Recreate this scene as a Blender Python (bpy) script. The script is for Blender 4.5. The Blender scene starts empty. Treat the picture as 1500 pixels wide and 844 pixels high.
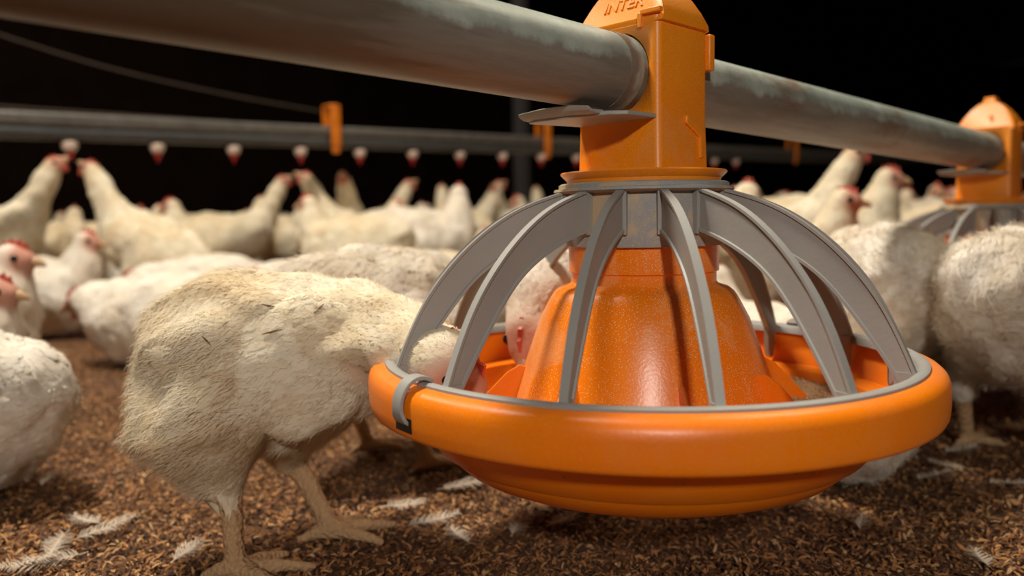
import bpy, bmesh, math, random
import numpy as np
from mathutils import Vector, Matrix
from mathutils.bvhtree import BVHTree

random.seed(7); rng = np.random.default_rng(7)
SC = bpy.context.scene
COL = SC.collection

# ------------------------------------------------------------------ camera
H = 0.24                       # lens height above the litter
F_PX = 1167.0
PITCH, ROLL = math.radians(5.0), math.radians(-1.0)
fw = Vector((0, math.cos(PITCH), -math.sin(PITCH)))
R0 = Vector((1, 0, 0)); U0 = R0.cross(fw)
CR = R0 * math.cos(ROLL) + U0 * math.sin(ROLL)
CU = CR.cross(fw)
cd = bpy.data.cameras.new('camera'); cam = bpy.data.objects.new('camera', cd); COL.objects.link(cam)
cd.sensor_width = 36; cd.lens = F_PX / 1500 * 36
cd.clip_start = 0.02; cd.clip_end = 200
cam.matrix_world = Matrix(((CR.x, CU.x, -fw.x, 0), (CR.y, CU.y, -fw.y, 0), (CR.z, CU.z, -fw.z, H), (0, 0, 0, 1)))
cd.dof.use_dof = True; cd.dof.focus_distance = 0.45; cd.dof.aperture_fstop = 5.0
SC.camera = cam

# ------------------------------------------------------------------ light and exposure
SC.view_settings.view_transform = 'Standard'; SC.view_settings.look = 'None'
SC.view_settings.exposure = 0.0; SC.view_settings.gamma = 1.0
SC.view_settings.use_curve_mapping = False
w = bpy.data.worlds.new('world'); SC.world = w; w.use_nodes = True
w.node_tree.nodes['Background'].inputs[0].default_value = (1.0, 0.8, 0.6, 1)
w.node_tree.nodes['Background'].inputs[1].default_value = 0.05
def area(name, loc, target, size, power, color=(1, .9, .78)):
    l = bpy.data.lights.new(name, 'AREA'); l.energy = power; l.size = size; l.color = color
    o = bpy.data.objects.new(name, l); COL.objects.link(o); o.location = loc
    o.rotation_euler = (Vector(target) - Vector(loc)).to_track_quat('-Z', 'Y').to_euler(); return o
area('camera_flash', (0.02, -0.95, 0.76), (0.05, 0.6, 0.2), 0.08, 9.5, (1, .94, .85))
area('barn_lamp', (-.75, .75, 2.4), (-.1, .7, 0), 0.35, 74, (1, .92, .78))
area('barn_lamp', (-2.0, 2.3, 2.5), (-1.4, 2.3, 0), 0.6, 25, (1, .83, .62))
area('barn_lamp', (1.3, 2.1, 2.5), (1.2, 2.2, 0), 0.6, 19, (1, .83, .62))

# ------------------------------------------------------------------ helpers
def at(px, py, d):             # point seen at a pixel, d metres along the lens axis
    return Vector((0, 0, H)) + fw * d + CR * ((px - 750) / F_PX * d) + CU * (-(py - 422) / F_PX * d)
def on_z(px, py, z):
    r = fw + CR * ((px - 750) / F_PX) + CU * (-(py - 422) / F_PX)
    return Vector((0, 0, H)) + r * ((z - H) / r.z)
def pix(p):
    d = Vector(p) - Vector((0, 0, H)); z = d.dot(fw)
    return 750 + F_PX * d.dot(CR) / z, 422 - F_PX * d.dot(CU) / z
def link(o, parent=None):
    COL.objects.link(o)
    if parent is not None: o.parent = parent
    return o
def tag(o, label=None, cat=None, group=None, kind=None):
    if label: o['label'] = label
    if cat: o['category'] = cat
    if group: o['group'] = group
    if kind: o['kind'] = kind
    return o
def empty(name, loc=(0, 0, 0), rz=0):
    o = bpy.data.objects.new(name, None); o.empty_display_size = .02
    link(o); o.location = loc; o.rotation_euler = (0, 0, rz); return o
def obj(name, V, F, mat, parent=None, smooth=True, attrs=None):
    me = bpy.data.meshes.new(name)
    me.from_pydata([tuple(map(float, v)) for v in V] if not isinstance(V, np.ndarray) else V.tolist(), [], F if isinstance(F, list) else F.tolist())
    if attrs:
        for k, a in attrs.items():
            at_ = me.attributes.new(k, 'FLOAT', 'POINT'); at_.data.foreach_set('value', np.asarray(a, dtype=np.float32))
    me.materials.append(mat)
    if smooth: me.shade_smooth()
    me.validate()
    return link(bpy.data.objects.new(name, me), parent)
def bm_obj(name, bm, mat, parent=None, angle=35):
    bmesh.ops.recalc_face_normals(bm, faces=bm.faces)
    me = bpy.data.meshes.new(name); bm.to_mesh(me); bm.free(); me.materials.append(mat)
    me.shade_smooth()
    if angle: me.set_sharp_from_angle(angle=math.radians(angle))
    return link(bpy.data.objects.new(name, me), parent)
def bevel(o, wd, seg=2):
    m = o.modifiers.new('b', 'BEVEL'); m.width = wd; m.segments = seg; m.limit_method = 'ANGLE'; m.angle_limit = math.radians(40); return o
def lathe(prof, n=96, closed=False, bm=None, c=(0, 0, 0)):
    bm = bm or bmesh.new(); rings = []
    for r, z in prof:
        if r < 1e-6: rings.append([bm.verts.new((c[0], c[1], z + c[2]))])
        else: rings.append([bm.verts.new((c[0] + r * math.cos(2 * math.pi * i / n), c[1] + r * math.sin(2 * math.pi * i / n), z + c[2])) for i in range(n)])
    m = len(rings)
    for k in range(m if closed else m - 1):
        a, b = rings[k], rings[(k + 1) % m]
        for i in range(n):
            j = (i + 1) % n
            if len(a) == 1 and len(b) == 1: break
            if len(a) == 1: bm.faces.new((a[0], b[j], b[i]))
            elif len(b) == 1: bm.faces.new((a[i], a[j], b[0]))
            else: bm.faces.new((a[i], a[j], b[j], b[i]))
    return bm
def loft(bm, secs, cap=True):
    R = [[bm.verts.new(tuple(p)) for p in s] for s in secs]
    for a, b in zip(R, R[1:]):
        for i in range(len(a)):
            j = (i + 1) % len(a); bm.faces.new((a[i], a[j], b[j], b[i]))
    if cap: bm.faces.new(R[0][::-1]); bm.faces.new(R[-1])
    return bm
def tube(bm, pts, rad, n=12):
    pts = [Vector(p) for p in pts]; secs = []
    rr = rad if isinstance(rad, (list, tuple)) else [rad] * len(pts)
    up = Vector((0, 0, 1))
    for i, p in enumerate(pts):
        t = (pts[min(i + 1, len(pts) - 1)] - pts[max(i - 1, 0)]).normalized()
        s = t.cross(up) if abs(t.dot(up)) < .95 else t.cross(Vector((0, 1, 0)))
        s.normalize(); v = s.cross(t)
        secs.append([p + (s * math.cos(2 * math.pi * k / n) + v * math.sin(2 * math.pi * k / n)) * rr[i] for k in range(n)])
    return loft(bm, secs)
def under(o, p):
    o.parent = p; o.matrix_parent_inverse = p.matrix_basis.inverted(); return o
def boxm(bm, c, s, rot=None):
    M = Matrix.Translation(c) @ (rot or Matrix()) @ Matrix.Diagonal((s[0], s[1], s[2], 1))
    bmesh.ops.create_cube(bm, size=1, matrix=M); return bm
def prism(bm, poly, z0, z1):
    a = [bm.verts.new((x, y, z0)) for x, y in poly]; b = [bm.verts.new((x, y, z1)) for x, y in poly]
    n = len(a)
    for i in range(n): bm.faces.new((a[i], a[(i + 1) % n], b[(i + 1) % n], b[i]))
    bm.faces.new(a[::-1]); bm.faces.new(b); return bm
def catmull(P, n):
    P = [np.array(p, float) for p in P]; P = [2 * P[0] - P[1]] + P + [2 * P[-1] - P[-2]]
    out = []
    for i in range(1, len(P) - 2):
        for k in range(n):
            t = k / n; a, b, c, d = P[i - 1:i + 3]
            out.append(.5 * ((2 * b) + (-a + c) * t + (2 * a - 5 * b + 4 * c - d) * t * t + (-a + 3 * b - 3 * c + d) * t ** 3))
    out.append(P[-2]); return out
def resample(P, n):
    Q = np.array(catmull(P, 12)); L = np.r_[0, np.cumsum(np.linalg.norm(np.diff(Q, axis=0), axis=1))]
    t = np.linspace(0, L[-1], n); return np.stack([np.interp(t, L, Q[:, k]) for k in range(Q.shape[1])], 1)

# ------------------------------------------------------------------ materials
class NT:
    def __init__(s, name):
        s.m = bpy.data.materials.new(name); s.m.use_nodes = True; s.t = s.m.node_tree; s.b = s.t.nodes['Principled BSDF']
    def n(s, typ, **kw):
        nd = s.t.nodes.new(typ)
        for k, v in kw.items():
            if k.startswith('i_'):
                key = k[2:]; key = int(key) if key.isdigit() else key.replace('_', ' ')
                nd.inputs[key].default_value = v
            else: setattr(nd, k, v)
        return nd
    def l(s, a, b): s.t.links.new(a, b)
    def coords(s, scale=(1, 1, 1)):
        tc = s.n('ShaderNodeTexCoord'); mp = s.n('ShaderNodeMapping'); mp.inputs['Scale'].default_value = scale
        s.l(tc.outputs['Object'], mp.inputs[0]); return mp.outputs[0]
    def noise(s, scale, detail=4, rough=.6, co=None, dist=0):
        nd = s.n('ShaderNodeTexNoise'); nd.inputs['Scale'].default_value = scale; nd.inputs['Detail'].default_value = detail
        nd.inputs['Roughness'].default_value = rough; nd.inputs['Distortion'].default_value = dist
        s.l(co or s.coords(), nd.inputs['Vector']); return nd.outputs[0]
    def ramp(s, fac, stops):
        r = s.n('ShaderNodeValToRGB'); e = r.color_ramp.elements
        while len(e) < len(stops): e.new(.5)
        for el, (p, c) in zip(e, stops): el.position = p; el.color = (*c, 1) if len(c) == 3 else c
        s.l(fac, r.inputs[0]); return r.outputs[0]
    def mix(s, fac, a, b, mode='MIX'):
        nd = s.n('ShaderNodeMix'); nd.data_type = 'RGBA'; nd.blend_type = mode
        for sock, v in ((nd.inputs[0], fac), (nd.inputs[6], a), (nd.inputs[7], b)):
            if hasattr(v, 'links'): s.l(v, sock)
            elif isinstance(v, (int, float)): sock.default_value = v
            else: sock.default_value = (*v, 1)
        return nd.outputs[2]
    def math(s, op, a, b=0.):
        nd = s.n('ShaderNodeMath'); nd.operation = op
        for sock, v in ((nd.inputs[0], a), (nd.inputs[1], b)):
            if hasattr(v, 'links'): s.l(v, sock)
            else: sock.default_value = v
        return nd.outputs[0]
    def attr(s, name):
        nd = s.n('ShaderNodeAttribute'); nd.attribute_name = name; return nd.outputs['Fac']
    def bump(s, h, strength=.3, dist=.001):
        nd = s.n('ShaderNodeBump'); nd.inputs['Strength'].default_value = strength; nd.inputs['Distance'].default_value = dist
        s.l(h, nd.inputs['Height']); s.l(nd.outputs[0], s.b.inputs['Normal'])
    def base(s, c):
        if hasattr(c, 'links'): s.l(c, s.b.inputs['Base Color'])
        else: s.b.inputs['Base Color'].default_value = (*c, 1)
    def set(s, **kw):
        for k, v in kw.items(): s.b.inputs[k.replace('_', ' ')].default_value = v
        return s

def plastic(name, c1, c2, dust=(.62, .42, .24), dust_amt=.5, sss=.0, rough=.38, dscale=420, film_amt=.3):
    t = NT(name); co = t.coords()
    big = t.noise(14, 3, .6, co)
    col = t.mix(t.ramp(big, [(.35, (0, 0, 0)), (.7, (1, 1, 1))]), c1, c2)
    fine = t.noise(dscale, 3, .6, co); reg = t.noise(24, 4, .65, co, .6)
    vo = t.n('ShaderNodeTexVoronoi'); vo.inputs['Scale'].default_value = dscale * 1.7; t.l(co, vo.inputs['Vector'])
    grain = t.ramp(vo.outputs['Distance'], [(.25, (1, 1, 1)), (.42, (0, 0, 0))])
    sparse = t.math('GREATER_THAN', t.math('ADD', vo.outputs['Color'], t.math('MULTIPLY', reg, 1.4)), 1.16)
    msk = t.math('MULTIPLY', t.math('MULTIPLY', grain, sparse), dust_amt)
    film = t.math('MULTIPLY', t.ramp(reg, [(.5, (0, 0, 0)), (.60, (1, 1, 1))]), dust_amt * film_amt)
    msk = t.math('MAXIMUM', msk, film)
    t.base(t.mix(msk, col, dust))
    t.set(Roughness=rough); t.b.inputs['Subsurface Weight'].default_value = sss
    t.b.inputs['Subsurface Radius'].default_value = (.02, .006, .002); t.b.inputs['Subsurface Scale'].default_value = .25
    t.bump(t.math('ADD', fine, t.math('MULTIPLY', big, .4)), .12, .0008)
    return t.m
M_pan = plastic('orange_plastic', (.90, .20, .002), (.94, .24, .003), dust_amt=.12, sss=.12, rough=.36)
M_tower = plastic('orange_plastic_body', (.88, .24, .004), (.92, .30, .007), dust_amt=.35, sss=.06, rough=.4, dscale=500)
M_cone = plastic('dusty_orange_plastic', (.88, .20, .003), (.92, .24, .005), dust=(.85, .52, .26), dust_amt=.75, rough=.3, dscale=620)
M_grey = plastic('grey_plastic', (.30, .295, .28), (.35, .345, .325), dust=(.42, .33, .22), dust_amt=.22, rough=.5, dscale=520)
M_collar = plastic('dusty_grey_plastic', (.28, .29, .29), (.31, .315, .31), dust=(.52, .38, .22), dust_amt=1., rough=.6, dscale=700, film_amt=.9)

t = NT('galvanised_steel')
co = t.coords((1, 1, 1)); st = t.coords((3, 30, 30))
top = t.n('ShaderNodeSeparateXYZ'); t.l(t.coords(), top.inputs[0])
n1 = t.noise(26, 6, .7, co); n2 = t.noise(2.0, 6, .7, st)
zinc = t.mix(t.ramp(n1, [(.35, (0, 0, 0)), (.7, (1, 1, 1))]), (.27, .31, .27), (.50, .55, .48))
brown_low = t.mix(t.ramp(n2, [(.4, (0, 0, 0)), (.7, (1, 1, 1))]), (.20, .17, .14), (.34, .29, .24))
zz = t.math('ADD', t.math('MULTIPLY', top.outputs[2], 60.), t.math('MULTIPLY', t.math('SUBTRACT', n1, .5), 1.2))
msk = t.ramp(t.math('ADD', zz, .35), [(.35, (0, 0, 0)), (.6, (1, 1, 1))])  # grey-green towards the top, browner towards the underside
c = t.mix(msk, brown_low, zinc)
spot = t.noise(9, 5, .7, t.coords((1, 2, 2)))
c = t.mix(t.math('MULTIPLY', t.ramp(spot, [(.56, (0, 0, 0)), (.72, (1, 1, 1))]), .75), c, (.20, .085, .03))
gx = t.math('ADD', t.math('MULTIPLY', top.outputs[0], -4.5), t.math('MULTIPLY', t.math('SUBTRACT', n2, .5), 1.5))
c = t.mix(t.math('MULTIPLY', t.ramp(gx, [(.75, (0, 0, 0)), (1.0, (1, 1, 1))]), .75), c, (.085, .055, .03))  # brown grime at the near end, with light falloff painted in as darkening
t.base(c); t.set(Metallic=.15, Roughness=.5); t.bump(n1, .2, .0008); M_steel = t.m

def simple(name, c, rough=.6, metal=0, nscale=30, var=.35, spec=None):
    t = NT(name); n = t.noise(nscale, 4)
    t.base(t.mix(t.ramp(n, [(.3, (0, 0, 0)), (.7, (1, 1, 1))]), c, tuple(x * (1 - var) for x in c)))
    t.set(Roughness=rough, Metallic=metal); t.bump(n, .15, .001); return t.m
M_alu = simple('dull_aluminium', (.19, .175, .16), .45, .5)
M_dpipe = simple('dark_grey_pipe', (.05, .05, .052), .4)
M_orange_far = simple('orange_bracket_plastic', (.75, .2, .01), .4)
M_nipw = simple('pale_drinker_cup', (.72, .55, .47), .4)
M_red = simple('red_plastic', (.6, .02, .02), .4)
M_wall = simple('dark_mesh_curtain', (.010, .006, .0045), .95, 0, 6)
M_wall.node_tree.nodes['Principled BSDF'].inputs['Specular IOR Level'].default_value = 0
M_post = simple('dark_post', (.045, .042, .045), .6)
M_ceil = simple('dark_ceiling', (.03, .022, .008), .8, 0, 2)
M_wire = simple('tan_cord', (.06, .04, .028), .8)
M_dark = simple('slot_shade_black', (.01, .008, .008), .5)

def feather_mat(name, wa, wb, yel, yamt):
    t = NT(name); co = t.coords()
    n = t.noise(16, 4, .6, co); n2 = t.noise(120, 4, .7, co)
    rnd = t.attr('rnd')
    c = t.mix(t.ramp(rnd, [(0, (0, 0, 0)), (1, (1, 1, 1))]), wa, wb)
    c = t.mix(t.math('MULTIPLY', t.ramp(n, [(.42, (0, 0, 0)), (.66, (1, 1, 1))]), yamt), c, yel)
    c = t.mix(t.math('MULTIPLY', t.ramp(n2, [(.56, (0, 0, 0)), (.72, (1, 1, 1))]), .28), c, (.36, .22, .11))
    sk = t.attr('skin'); sn = t.noise(60, 3, .6, co)
    skc = t.mix(sn, (.60, .28, .20), (.42, .18, .12))
    c = t.mix(sk, c, skc)
    lg = t.attr('leg'); c = t.mix(lg, c, t.mix(n2, (.62, .40, .22), (.44, .26, .13)))
    t.base(c); t.set(Roughness=.75)
    t.b.inputs['Subsurface Weight'].default_value = .12; t.b.inputs['Subsurface Radius'].default_value = (.01, .006, .004)
    t.b.inputs['Subsurface Scale'].default_value = .4
    t.b.inputs['Specular IOR Level'].default_value = .25
    vo = t.n('ShaderNodeTexVoronoi'); vo.inputs['Scale'].default_value = 330; t.l(co, vo.inputs['Vector'])
    t.bump(t.math('ADD', t.math('MULTIPLY', t.noise(240, 3, .7, co), .6), t.math('MULTIPLY', vo.outputs['Distance'], t.math('MULTIPLY', lg, 2.2))), .6, .0016)
    return t.m
M_feather = feather_mat('cream_feathers', (.88, .79, .62), (.76, .65, .47), (.66, .47, .24), .65)
M_feather2 = feather_mat('white_feathers', (.88, .81, .72), (.76, .68, .57), (.64, .49, .31), .5)
M_comb = simple('red_comb_skin', (.62, .10, .06), .5, 0, 200, .3)
M_beak = simple('horn_beak', (.62, .38, .20), .4, 0, 200, .3)
M_eye = NT('dark_eye').set(Roughness=.1).m; M_eye.node_tree.nodes['Principled BSDF'].inputs['Base Color'].default_value = (.01, .006, .004, 1)

t = NT('brown_litter')
co = t.coords(); n1 = t.noise(180, 6, .8, co); n2 = t.noise(14, 5, .6, co); n3 = t.noise(60, 5, .7, co)
c = t.ramp(n1, [(.36, (.04, .017, .008)), (.5, (.19, .078, .028)), (.66, (.38, .18, .062))])
c = t.mix(t.math('MULTIPLY', t.ramp(n2, [(.45, (0, 0, 0)), (.65, (1, 1, 1))]), .6), c, (.10, .055, .034))
t.base(c); t.set(Roughness=.95); t.bump(t.math('ADD', n1, n3), .9, .006); M_litter = t.m
t = NT('wood_shavings'); r = t.attr('rnd')
t.base(t.ramp(r, [(0, (.03, .014, .008)), (.3, (.14, .058, .022)), (.6, (.33, .14, .045)), (.85, (.46, .22, .075)), (1, (.52, .33, .17))])); t.set(Roughness=.85); M_shav = t.m
t = NT('feed_meal'); r = t.attr('rnd'); n = t.noise(300, 4, .7)
t.base(t.mix(r, t.mix(n, (.60, .36, .17), (.42, .23, .10)), (.78, .56, .33))); t.set(Roughness=.9); t.bump(n, .5, .002); M_feed = t.m
t = NT('white_down'); t.base((.55, .45, .35)); t.set(Roughness=.8); M_down = t.m

# ------------------------------------------------------------------ the barn
PD = Vector((math.sin(math.radians(45.6)), math.cos(math.radians(45.6)), 0))   # direction of the feed and water lines
PN = Vector((-PD.y, PD.x, 0))                                                  # towards the far wall
RZ = math.atan2(PD.y, PD.x)
def along(s, q, z=0): return PD * s + PN * q + Vector((0, 0, z))

# floor: one sheet, finely rippled near the lens
def floor():
    xs = np.unique(np.r_[np.linspace(-14, -1.2, 14), np.linspace(-1.2, 1.6, 240), np.linspace(1.6, 16, 14)])
    ys = np.unique(np.r_[np.linspace(-4, .3, 8), np.linspace(.3, 2.2, 170), np.linspace(2.2, 16, 16)])
    X, Y = np.meshgrid(xs, ys)
    near = np.clip(1 - (Y - 1.2) / 1.0, 0, 1) * (Y > .3)
    Z = (.003 * np.sin(X * 31 + 2 * np.sin(Y * 17)) * np.sin(Y * 27 + 1.3) + .0018 * np.sin(X * 83 + Y * 47) * np.sin(Y * 91 - X * 29)
         + rng.normal(0, .0012, X.shape)) * near - .003
    V = np.c_[X.ravel(), Y.ravel(), Z.ravel()]
    nx = len(xs); i = np.arange(len(ys) - 1)[:, None] * nx + np.arange(nx - 1)[None]
    F = np.stack([i, i + 1, i + nx + 1, i + nx], -1).reshape(-1, 4)
    return tag(obj('floor', V, F, M_litter), 'brown litter floor of the barn', kind='structure')
floor()
def slab(name, c, size, rz, mat, label):
    bm = boxm(bmesh.new(), (0, 0, 0), size); o = bm_obj(name, bm, mat, None, 0); o.location = c; o.rotation_euler = (0, 0, rz)
    return tag(o, label, kind='structure')
# corrugated far wall parallel to the lines
def wall():
    bm = bmesh.new(); n = 400; prof = []
    for i in range(n + 1):
        s = -8 + 26 * i / n; d = .003 * math.sin(i * 1.6); prof.append((s, 4.6 + d))
    a = [bm.verts.new(along(s, q, -.05)) for s, q in prof]; b = [bm.verts.new(along(s, q, 3.0)) for s, q in prof]
    a2 = [bm.verts.new(along(s, 4.8, -.05)) for s, q in prof]; b2 = [bm.verts.new(along(s, 4.8, 3.0)) for s, q in prof]
    for i in range(n):
        bm.faces.new((a[i], a[i + 1], b[i + 1], b[i])); bm.faces.new((a2[i + 1], a2[i], b2[i], b2[i + 1])); bm.faces.new((b[i], b[i + 1], b2[i + 1], b2[i]))
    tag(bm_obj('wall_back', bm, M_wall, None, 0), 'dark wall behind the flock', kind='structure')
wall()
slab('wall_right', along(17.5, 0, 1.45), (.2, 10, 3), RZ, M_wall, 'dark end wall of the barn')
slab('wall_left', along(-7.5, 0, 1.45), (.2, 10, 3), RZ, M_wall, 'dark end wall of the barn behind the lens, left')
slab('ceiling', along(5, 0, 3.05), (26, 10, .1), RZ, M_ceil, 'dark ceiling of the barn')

# posts and rails on the far wall
def post(px, d, w_, h_, label):
    p = at(px, 300, d); bm = boxm(bmesh.new(), (0, 0, h_ / 2), (w_, w_, h_)); o = bm_obj('support_post', bm, M_post, None, 0)
    bevel(o, .004); o.location = (p.x, p.y, 0); o.rotation_euler = (0, 0, RZ)
    tag(o, label, 'post', 'posts of the barn'); return o
post(765, 4.0, .06, 2.98, 'dark grey square post behind the drinker line near the feeder')

def cord(name, pts, r, label):
    bm = tube(bmesh.new(), [p for p in catmull(pts, 8)], r, 8)
    tag(bm_obj(name, bm, M_wire), label, 'cord')
cord('suspension_cord', [along(-4.2, 2.5, .60), along(-1, 2.5, .56), along(1.2, 2.5, .565), along(4, 2.5, .58), along(9, 2.5, .58)], .004, 'thin tan cord running level above the drinker pipe')
cord('suspension_cord', [at(-60, 32, 2.6), at(150, 97, 2.7), at(330, 138, 2.9), at(480, 165, 3.1)], .004, 'thin tan cord slanting down towards the drinker pipe at left')

# ------------------------------------------------------------------ drinker line
QD = 2.05
def z_for(s, py):
    lo, hi = 0, 1.5
    for _ in range(40):
        m = (lo + hi) / 2
        if pix(along(s, QD, m))[1] > py: lo = m
        else: hi = m
    return lo
def s_of(px, q, z=.45):
    lo, hi = -3.5, 40.
    for _ in range(60):
        mid = (lo + hi) / 2
        if pix(along(mid, q, z))[0] < px: lo = mid
        else: hi = mid
    return lo
S0 = s_of(101, QD); S1 = s_of(793, QD); STEP = (S1 - S0) / 8
ZA, ZB = z_for(S0, 215), z_for(S1, 231)
TILT = (ZB - ZA) / (S1 - S0)
def dz(s): return ZA + (s - S0) * TILT - (H + .174)
def drinker():
    Z = H
    root = empty('drinker_line', along(0, QD, dz(0)), RZ); root.rotation_euler = (0, -math.atan(TILT), RZ)
    bm = boxm(bmesh.new(), (3.5, 0, Z + .235), (15, .030, .030)); o = bm_obj('support_rail', bm, M_alu, root); bevel(o, .008, 3)
    bm = tube(bmesh.new(), [(-4, 0, Z + .203), (11, 0, Z + .203)], .016, 20); bm_obj('water_pipe', bm, M_dpipe, root)
    tag(root, 'long drinker pipe with grey rail crossing behind the flock', 'drinker')
    return root
DL = drinker()
ORD = ['first', 'second', 'third', 'fourth', 'fifth', 'sixth', 'seventh', 'eighth', 'ninth', 'tenth', 'eleventh', 'twelfth', 'thirteenth', 'fourteenth', 'fifteenth', 'sixteenth', 'seventeenth', 'eighteenth', 'nineteenth', 'twentieth'] + ['twenty-' + q for q in ('first', 'second', 'third', 'fourth', 'fifth', 'sixth', 'seventh', 'eighth', 'ninth')]
def nipple(k):
    r = empty('drinker_nipple', along(S0 + STEP * k, QD, dz(S0 + STEP * k)), RZ)
    z = H + .187
    bm = lathe([(0, z), (.010, z), (.017, z - .003), (.0185, z - .009), (.014, z - .021), (.009, z - .024), (0, z - .024)], 20); cup = bm_obj('cup', bm, M_nipw, r)
    bm = lathe([(0, z - .022), (.008, z - .0235), (.009, z - .030), (.005, z - .037), (.0018, z - .039), (.0018, z - .046), (0, z - .046)], 16); bm_obj('valve', bm, M_red, r)
    tag(r, f'pale and red drinker nipple, {ORD[k]} from the left along the water pipe', 'drinker nipple', 'nipples along the water pipe')
for k in list(range(0, 10)) + [13, 14, 15]:
    if k < 10: nipple(k)
    else:
        nipple(k)
def bracket(px, label):
    s = s_of(px, QD - .03, H + .2); r = empty('pipe_bracket', along(s, QD, dz(s) + .03), RZ)
    z = H + .18
    bm = bmesh.new(); boxm(bm, (0, -.024, z + .040), (.030, .010, .120)); boxm(bm, (0, -.020, z - .028), (.022, .012, .022))
    boxm(bm, (0, .0, z + .098), (.03, .05, .008)); o = bm_obj('clamp', bm, M_orange_far, r, 30); bevel(o, .003)
    bm = boxm(bmesh.new(), (0, .024, z + .045), (.024, .008, .10)); bm_obj('back_plate', bm, M_orange_far, r)
    tag(r, label, 'bracket', 'orange brackets on the drinker line')
bracket(495, 'orange bracket on the drinker pipe, leftmost, above the standing flock')
bracket(805, 'orange bracket on the drinker pipe, just left of the big feeder tower')
bracket(1168, 'small orange bracket on the drinker pipe, right of the big feeder, farthest')

# ------------------------------------------------------------------ feeders
FX, FY = .0835, .506
base_ang = math.atan2(-FY, -FX)
OUT = [(.0500, .0165), (.0554, .0147), (.0680, .0115), (.0800, .0075), (.0920, .001), (.1045, -.0078), (.117, -.0182), (.128, -.0305), (.1372, -.0410), (.1440, -.0530), (.1508, -.0668), (.1555, -.0765), (.1592, -.087)]
INN = [(.0500, -.0085), (.0557, -.0090), (.0734, -.0150), (.0928, -.0238), (.109, -.035), (.1245, -.0537), (.137, -.0706), (.1455, -.0838), (.1500, -.0905)]
def build_feeder(loc, detail=True):
    root = empty('pan_feeder', loc)
    z = lambda v: v + H
    # pan
    prof = [(0, -.1575), (.095, -.1575), (.108, -.1555), (.120, -.150), (.1285, -.142), (.135, -.131), (.139, -.121), (.1415, -.1138), (.150, -.1128), (.166, -.1130), (.1705, -.1130), (.1728, -.1122), (.1738, -.1100), (.1742, -.1050), (.1742, -.0975), (.1738, -.0935),
            (.1725, -.0903), (.1700, -.0880), (.1655, -.0866), (.1640, -.0865), (.1625, -.089), (.1605, -.095), (.159, -.106), (.157, -.114), (.1490, -.1155), (.1465, -.1180), (.143, -.126), (.134, -.138), (.120, -.146), (.10, -.150), (0, -.150)]
    bm = lathe([(r, z(v)) for r, v in prof], 160)
    pan = bm_obj('pan', bm, M_pan, root, 50)
    # feeding fins standing on the pan floor
    for k in range(8):
        a = base_ang + math.radians(45 * k + 15)
        ca, sa = math.cos(a), math.sin(a); bm = bmesh.new()
        pts = [(.072, -.150), (.0745, -.0940), (.080, -.0925), (.088, -.0970), (.099, -.1080), (.111, -.1210), (.122, -.1320), (.130, -.1390), (.120, -.147), (.10, -.151)]
        A = [bm.verts.new((r * ca - .001 * sa, r * sa + .001 * ca, z(v))) for r, v in pts]; B = [bm.verts.new((r * ca + .001 * sa, r * sa - .001 * ca, z(v))) for r, v in pts]
        for i in range(len(A)): bm.faces.new((A[i], A[(i + 1) % len(A)], B[(i + 1) % len(A)], B[i]))
        bm.faces.new(A[::-1]); bm.faces.new(B); bm_obj('fin', bm, M_pan, root, 30)
    # hopper cone with neck
    prof = [(.0470, .018), (.0470, -.034), (.0455, -.035), (.0455, -.0410), (.0475, -.0428), (.053, -.0445), (.0562, -.0470), (.0595, -.0520), (.0655, -.0635), (.0735, -.0860), (.0822, -.1110), (.0885, -.1300), (.0905, -.1400), (.088, -.1405), (.078, -.108), (.06, -.06), (.044, -.04), (.044, .018)]
    bm = lathe([(r, z(v)) for r, v in prof], 120, True); cone = bm_obj('hopper_cone', bm, M_cone, root, 40)
    # grill: collar, lip rings, ribs, rim ring
    prof = [(.0485, -.0180), (.0505, -.0180), (.0508, -.0165), (.0494, .0140), (.0545, .0145), (.0560, .0155), (.0556, .0170), (.0528, .0174), (.0528, .0196), (.0515, .0204), (.0485, .0204)]
    bm = lathe([(r, z(v)) for r, v in prof], 120, True); bm_obj('grill_collar', bm, M_collar, root, 30)
    prof = [(.1560, -.0905), (.1570, -.0860), (.1590, -.0845), (.1620, -.0842), (.1638, -.0852), (.1640, -.0880), (.1620, -.0892), (.1600, -.0905)]
    bm = lathe([(r, z(v)) for r, v in prof], 160, True); ring = bm_obj('grill_ring', bm, M_grey, root, 50)
    O = resample(OUT, 34); I = resample(INN, 34)
    for Q_ in (O, I):
        for _ in range(14): Q_[1:-1] = .5 * Q_[1:-1] + .25 * (Q_[:-2] + Q_[2:])
    bm = bmesh.new(); secs = []
    for o_, i_ in zip(O, I):
        o2 = Vector((o_[0], 0, z(o_[1]))); i2 = Vector((i_[0], 0, z(i_[1]))); e = (o2 - i2).normalized(); L = (o2 - i2).length
        y = Vector((0, 1, 0)); fo, ft, wb = .0023, .0016, .0010
        secs.append([o2 + y * fo, o2 - y * fo, o2 - e * ft - y * fo, o2 - e * ft * 1.3 - y * wb, i2 + e * ft * 1.3 - y * wb, i2 + e * ft - y * fo * .9, i2 - y * fo * .9,
                     i2 + y * fo * .9, i2 + e * ft + y * fo * .9, i2 + e * ft * 1.3 + y * wb, o2 - e * ft * 1.3 + y * wb, o2 - e * ft + y * fo])
    loft(bm, secs)
    # tab hanging into the pan below each rib
    pts = [(.1475, -.085), (.1572, -.085), (.1568, -.104), (.1555, -.1085), (.1525, -.1105), (.1495, -.1085), (.1480, -.104)]
    A = [bm.verts.new((r, -.0018, z(v))) for r, v in pts]; B = [bm.verts.new((r, .0018, z(v))) for r, v in pts]
    for i in range(len(A)): bm.faces.new((A[i], A[(i + 1) % len(A)], B[(i + 1) % len(A)], B[i]))
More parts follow.
